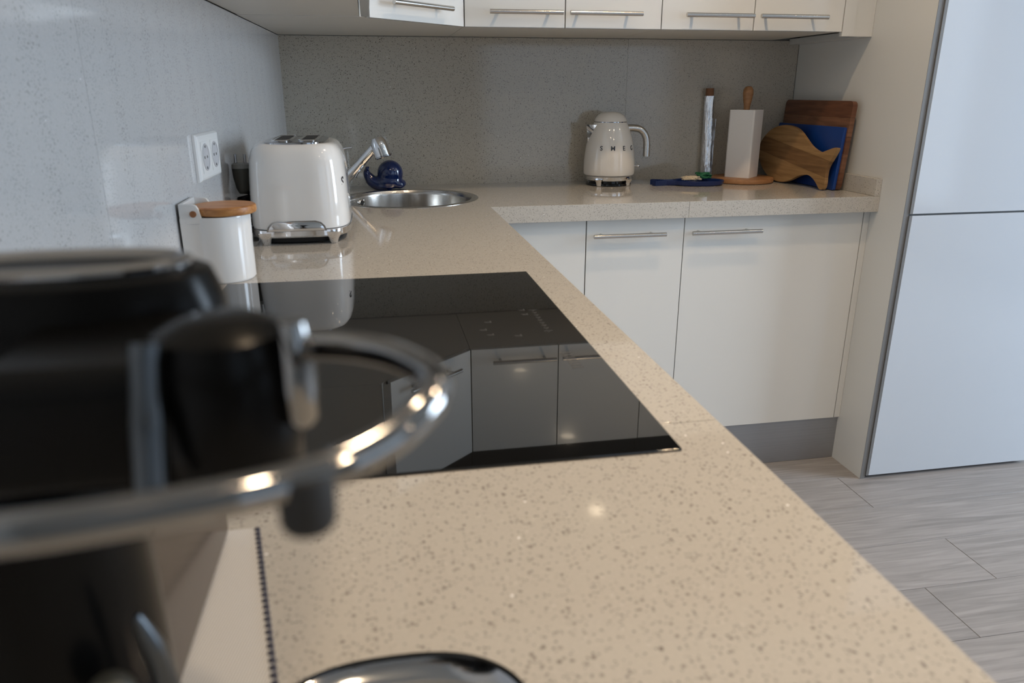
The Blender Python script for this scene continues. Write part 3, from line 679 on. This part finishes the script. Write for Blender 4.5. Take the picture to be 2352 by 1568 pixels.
obj('core', MB().tube([tuple(fx0.lerp(fx1, 0.95)), tuple(fx1+Vector((0, 0, 0.012)))], 0.0140, 20, smooth=0), m_cork, t)
obj('loose_edge', box(fx0.x+0.0155, fx0.y-0.014, H+0.004, fx0.x+0.0163, fx0.y-0.003, H+0.21), m_foil, t)
# ------------------------------------------------------------------ paper towel holder
PX, PY = 1.5450, -0.1165
t = thing('paper_towel_holder', (PX, PY, H), 'wooden paper towel stand with a round base and knobbed rod', 'towel holder')
obj('base', MB().lathe([(0.1030, 0.0), (0.1070, 0.002), (0.1080, 0.009), (0.1060, 0.0155), (0.1010, 0.0172)], (PX, PY, H+0.0003), 72), m_hold, t)
obj('rod', MB().lathe([(0.0105, 0.0170), (0.0105, 0.235), (0.0100, 0.244), (0.0110, 0.256), (0.0150, 0.276), (0.0175, 0.294), (0.0165, 0.307), (0.0110, 0.316), (0.003, 0.3185)], (PX-0.005, PY, H), 32), m_hold, t)
sq_ = []
for (x, y) in ((-1, -1), (1, -1), (1, 1), (-1, 1)):
    for da in (-0.35, 0, 0.35):
        a = math.atan2(y, x)+da*0.22; sq_.append((0.0545*math.cos(a)*1.10*(1 if da == 0 else 0.985), 0.0545*math.sin(a)*1.10*(1 if da == 0 else 0.985)))
rm_ = Matrix.Translation((PX-0.004, PY, H)) @ Matrix.Rotation(math.radians(-47), 4, 'Z')
hole = [(0.0135*math.cos(k*PI/12), 0.0135*math.sin(k*PI/12)) for k in range(24)]
pt = obj('paper_roll', MB().prism(sq_, 0.0176, 0.2420, [hole], mtx=rm_, bev=0.0), m_paper, origin=(PX, PY, H+0.0176))
tag(pt, 'squared roll of white paper towels on the wooden stand', 'paper towel')
# ------------------------------------------------------------------ navy fish dish with scrubbers
DX, DY = 1.350, -0.185
t = thing('whale_dish', (DX, DY, H), 'shallow navy blue whale-shaped dish in front of the foil roll', 'dish')
def whale(s_):
    pts = []
    for k in range(41):
        a = math.radians(158-316*k/40+0); pts.append((0.090*s_*math.cos(a), 0.052*s_*math.sin(a)))
    pts += [(-0.112*s_-0.002, -0.012), (-0.150, -0.030*s_), (-0.158, -0.018*s_), (-0.141, 0.0), (-0.158, 0.018*s_), (-0.150, 0.030*s_), (-0.112*s_-0.002, 0.012)]
    return pts
tr = Matrix.Translation((DX+0.0, DY, H)) @ Matrix.Rotation(math.radians(-8), 4, 'Z')
tb = bmesh.new(); lv_ = [(0.90, 0.0004), (0.97, 0.004), (1.0, 0.0165), (0.985, 0.0175), (0.95, 0.0160), (0.91, 0.0060)]
rings = [[tb.verts.new((x, y, z)) for x, y in whale(s_)] for s_, z in lv_]
k0 = len(rings[0])
for a, b in zip(rings, rings[1:]):
    for k in range(k0): tb.faces.new((a[k], a[(k+1) % k0], b[(k+1) % k0], b[k]))
for rr in (rings[0], rings[-1]):
    for tri_ in tessellate_polygon([[v.co for v in rr]]): tb.faces.new([rr[q] for q in tri_])
bmesh.ops.transform(tb, matrix=tr, verts=tb.verts[:]); obj('dish_body', tb, m_navyp, t)
random.seed(9); mb = MB()
base = Vector((DX-0.020, DY+0.002, H+0.0185))
pts = []
for k in range(64):
    a = k*1.9; r = 0.006+0.024*random.random(); pts.append((base.x+r*math.cos(a)*1.25, base.y+r*math.sin(a)*0.7, base.z+random.random()*0.010))
mb.tube(pts, 0.0027, 6, smooth=3)
tag(obj('loofah_scrubber', mb, m_beige, origin=tuple(base)), 'pale beige tangled loofah scrubber lying on the navy dish', 'scrubber')
mb = MB(); base = Vector((DX+0.022, DY+0.006, H+0.0225)); pts = []
for k in range(80):
    a = k*1.35; r = 0.008+0.020*random.random(); pts.append((base.x+r*math.cos(a)*1.15, base.y+r*math.sin(a)*0.75, base.z+random.random()*0.017))
mb.tube(pts, 0.0022, 6, smooth=3)
tag(obj('green_scrubber', mb, m_green, origin=tuple(base)), 'dark green curly scrubbing pad piled on the navy dish', 'scrubber')
# ------------------------------------------------------------------ chopping boards leaning at the side panel
def round_rect(w_, h_, r, n=6):
    pts = []
    for cx_, cy_, a0 in ((w_-r, r, -90), (w_-r, h_-r, 0), (r, h_-r, 90), (r, r, 180)):
        for k in range(n+1):
            a = math.radians(a0+90*k/n); pts.append((cx_+r*math.cos(a), cy_+r*math.sin(a)))
    return pts
def board_mtx(P0, dirv, lean):
    """local x along dirv (towards the back wall), local y up the board, z out of the face towards -x"""
    d = Vector(dirv).normalized(); n = Vector((-d.y, d.x, 0));  n = n if n.x < 0 else -n
    upv = Vector((0, 0, math.cos(lean))) - n*math.sin(lean); nn = d.cross(upv)
    m = Matrix((d, upv, nn)).transposed().to_4x4(); m.translation = Vector(P0); return m
def staved(name, outline, thick, mtx, mats, cuts, parent_label, cat, y_rng, bev):
    t = thing(name, tuple(mtx.translation), parent_label, cat)
    return t
# red wood board: staves cut from the rounded outline
def clip_poly(poly, y0_, y1_):
    def clip(P, yv, keep_above):
        out = []
        for i in range(len(P)):
            a, b = P[i], P[(i+1) % len(P)]
            ia = (a[1] >= yv) if keep_above else (a[1] <= yv); ib = (b[1] >= yv) if keep_above else (b[1] <= yv)
            if ia: out.append(a)
            if ia != ib:
                f = (yv-a[1])/(b[1]-a[1]); out.append((a[0]+f*(b[0]-a[0]), yv))
        return out
    P = clip(clip(poly, y0_, True), y1_, False)
    Q = []
    for p in P:
        if not Q or (abs(p[0]-Q[-1][0])+abs(p[1]-Q[-1][1])) > 1e-5: Q.append(p)
    if len(Q) > 1 and (abs(Q[0][0]-Q[-1][0])+abs(Q[0][1]-Q[-1][1])) < 1e-5: Q.pop()
    return Q
mt = board_mtx((W-0.040, -0.418, H+0.0008), (0, 1, 0), math.radians(4.0))
t = thing('wooden_chopping_board', tuple(mt.translation), 'large reddish-brown wooden chopping board leaning against the side panel, hindmost of three', 'chopping board')
outl = round_rect(0.396, 0.272, 0.016)
ys = [0, 0.055, 0.112, 0.165, 0.222, 0.272]
for k in range(5):
    obj('stave', MB().prism(clip_poly(outl, ys[k]+0.0001, ys[k+1]-0.0001), -0.016, 0.0, mtx=mt, bev=0.0004), m_redw if k % 2 == 0 else m_redw2, t)
mt = board_mtx((W-0.0570, -0.4120, H+0.0008), (0, 1, 0), math.radians(4.0))
t = thing('blue_chopping_board', tuple(mt.translation), 'bright blue plastic chopping board leaning between the two wooden boards', 'chopping board')
bb_ = obj('panel', MB().prism(round_rect(0.395, 0.194, 0.006), -0.010, 0.0, mtx=mt, bev=0.001), m_blue, t)
obj('rim_band', MB().prism(round_rect(0.026, 0.192, 0.004), 0.0002, 0.0026, mtx=mt @ Matrix.Translation((0.001, 0.001, 0)), bev=0.0008), m_blue, bb_)
fish = [(0.377, 0.092), (0.378, 0.123), (0.357, 0.151), (0.323, 0.176), (0.278, 0.189), (0.225, 0.193), (0.174, 0.181), (0.133, 0.155), (0.098, 0.132), (0.063, 0.119), (0.036, 0.114), (0.009, 0.124), (-0.032, 0.137), (-0.034, 0.127), (-0.021, 0.102), (-0.004, 0.073), (-0.003, 0.049), (-0.010, 0.018), (-0.004, 0.0012), (0.012, 0.0002), (0.036, 0.022), (0.068, 0.039), (0.099, 0.040), (0.132, 0.031), (0.171, 0.012), (0.214, 0.001), (0.269, 0.004), (0.319, 0.025), (0.358, 0.055)]
# smooth the outline (Chaikin)
for _ in range(2):
    q_ = []
    for i in range(len(fish)):
        a, b = fish[i], fish[(i+1) % len(fish)]
        q_ += [(a[0]*0.75+b[0]*0.25, a[1]*0.75+b[1]*0.25), (a[0]*0.25+b[0]*0.75, a[1]*0.25+b[1]*0.75)]
    fish = q_
mt = board_mtx((1.690, -0.400, H+0.0005), (-0.035, 0.36, 0), math.radians(5.5))
t = thing('fish_chopping_board', tuple(mt.translation), 'pale wooden fish-shaped chopping board leaning in front of the blue board', 'chopping board')
# slanted staves: rotate outline, clip, rotate back
ra = math.radians(9)
rot = lambda p, s: (p[0]*math.cos(s*ra)-p[1]*math.sin(s*ra), p[0]*math.sin(s*ra)+p[1]*math.cos(s*ra))
fr2 = [rot(p, -1) for p in fish]; ylo = min(p[1] for p in fr2); yhi = max(p[1] for p in fr2)
cuts = [ylo-0.01, -0.012, 0.040, 0.092, yhi+0.01]
for k in range(4):
    P = clip_poly(fr2, cuts[k]+0.0001, cuts[k+1]-0.0001)
    if len(P) < 3: continue
    obj('stave', MB().prism([rot(p, 1) for p in P], -0.013, 0.0, mtx=mt, bev=0.0), m_fishd if k == 2 else m_fish, t)
# ------------------------------------------------------------------ foreground: ribbed cloth, coffee machine, dish
cl = [(0.010, -2.108), (0.1690, -2.1070), (0.1990, -2.2620), (0.2350, -2.4500), (0.2430, -2.4950), (0.010, -2.4950)]
t = thing('kitchen_cloth', (0.12, -2.3, H), 'pale grey ribbed cloth with dark stitched hem under the coffee machine', 'cloth')
obj('cloth', MB().prism(cl, H+0.0004, H+0.0034, bev=0.001), m_towel, t)
mb = MB()
pa, pb = Vector((0.1690, -2.1070, H+0.0030)), Vector((0.2420, -2.4900, H+0.0030)); n_ = 64
for k in range(n_):
    p = pa.lerp(pb, (k+0.5)/n_); mb.sphere(tuple(p), 0.0026, (1.0, 1.15, 0.7), 1)
m_st = simple('stitch_thread', (0.05, 0.05, 0.07), 0.9)
st = obj('stitched_hem', mb, m_st, t); st['kind'] = 'stuff'
CX, CY = 0.159, -2.353
Z0 = H+0.0038
t = thing('coffee_machine', (CX, CY, Z0), 'black coffee machine with a chrome loop lever, very near and out of focus', 'coffee machine')
BY = -2.336
EL = (0.055, 0.030, 2.3)
obj('body', MB().lathe([(-0.020, 0.170), (-0.006, 0.180), (-0.001, 0.196), (0.0, 0.218), (-0.001, 0.232), (-0.0045, 0.2415), (-0.0095, 0.2440)], (CX, BY, Z0), 64, sq=EL), m_black, t)
obj('column', MB().lathe([(0.0360, 0.018), (0.0375, 0.060), (0.0365, 0.130), (0.0350, 0.180), (0.025, 0.192)], (CX-0.016, CY, Z0), 56), m_black, t)
obj('top_lid', MB().lathe([(-0.0100, 0.2438), (-0.0100, 0.2455), (-0.0130, 0.2468), (-0.0170, 0.2440), (-0.026, 0.2436)], (CX, BY, Z0), 64, sq=EL), m_chromed, t)
obj('highlight_strip', MB().tube([(0.2069, -2.4247, 1.1030), (0.2080, -2.4200, 1.1250), (0.2090, -2.4150, 1.1440)], [0.0036, 0.0042, 0.0036], 18), m_satin, t)  # added strip shaped like the window highlight between drum and head
obj('brew_head', MB().lathe([(0.0150, 0.192), (0.0185, 0.198), (0.0200, 0.212), (0.0200, 0.230), (0.0175, 0.2385), (0.0100, 0.2420), (0.002, 0.2425)], (0.2240, -2.4005, Z0), 36), m_black, t)
obj('head_bridge', box(CX, -2.4120, Z0+0.196, 0.2240, -2.3500, Z0+0.232, bev=0.008, seg=4), m_black, t)
loop = [(0.1130, -2.3700, 1.134), (0.1040, -2.4150, 1.133), (0.1200, -2.4560, 1.1315), (0.1550, -2.4760, 1.1300), (0.1991, -2.4762, 1.1299), (0.2250, -2.4700, 1.1285), (0.2494, -2.4625, 1.1285), (0.2650, -2.4530, 1.1300), (0.2745, -2.4435, 1.1330), (0.2785, -2.4353, 1.1350), (0.2775, -2.4250, 1.1355), (0.2700, -2.4110, 1.1355), (0.2600, -2.4010, 1.1350), (0.2480, -2.3960, 1.1350), (0.2380, -2.3960, 1.1350)]
lp = obj('loop_lever', MB().tube(loop, 0.0041, 24), m_lever, t)
obj('grip_cap', MB().lathe([(0.0050, -0.0125), (0.0058, -0.0110), (0.0060, -0.0020), (0.0055, 0.0)], (0.2495, -2.4627, 1.1300), 28), m_blackm, lp)
obj('pivot', MB().lathe([(0.0030, -0.0290), (0.0044, -0.0270), (0.0048, -0.0180), (0.0044, -0.0040), (0.0036, 0.0)], (0.2440, -2.4120, 1.1470), 28), m_lever, t)
obj('water_tank', box(0.062, -2.290, Z0+0.0005, 0.1530, -2.1130, Z0+0.105, bev=0.010, seg=4), m_flank, t)
obj('foot_base', MB().lathe([(0.055, 0.0), (0.058, 0.003), (0.058, 0.014), (0.042, 0.021)], (CX-0.018, CY-0.01, Z0), 56), m_black, t)
obj('spout_tube', MB().tube([(0.1840, -2.3860, 1.0440), (0.1870, -2.3850, 1.0300), (0.1895, -2.3840, 1.0100), (0.1910, -2.3835, 0.9800)], [0.0012, 0.0036, 0.0034, 0.0032], 18), m_satin, t)
obj('side_knob', MB().sphere((0.1735, -2.3905, 1.0175), 0.0080), m_greyp, t)
t = thing('oval_dish', (0.262, -2.327, H), 'oval metal dish with a black rim at the bottom edge of the photo', 'dish')
def oval(a, b, z, n=64, p=2.5):
    o = []
    for k in range(n):
        q = 2*PI*k/n; cx_, sx_ = math.cos(q), math.sin(q)
        o.append((0.262+math.copysign(abs(cx_)**(2/p), cx_)*a, -2.327+math.copysign(abs(sx_)**(2/p), sx_)*b, z))
    return o
tb = bmesh.new(); rings = [[tb.verts.new(v) for v in oval(a, b, z)] for a, b, z in ((0.055, 0.044, H+0.0006), (0.064, 0.053, H+0.004), (0.0695, 0.0590, H+0.0115), (0.068, 0.0575, H+0.0118), (0.062, 0.0515, H+0.006), (0.052, 0.042, H+0.0030))]
for a, b in zip(rings, rings[1:]):
    for k in range(64): tb.faces.new((a[k], a[(k+1) % 64], b[(k+1) % 64], b[k]))
tb.faces.new(rings[0][::-1]); tb.faces.new(rings[-1]); obj('dish_body', tb, m_chromed, t)
obj('rim', MB().tube(oval(0.0695, 0.0590, H+0.0120), 0.0015, 8, closed=True, smooth=0), m_blackg, t)
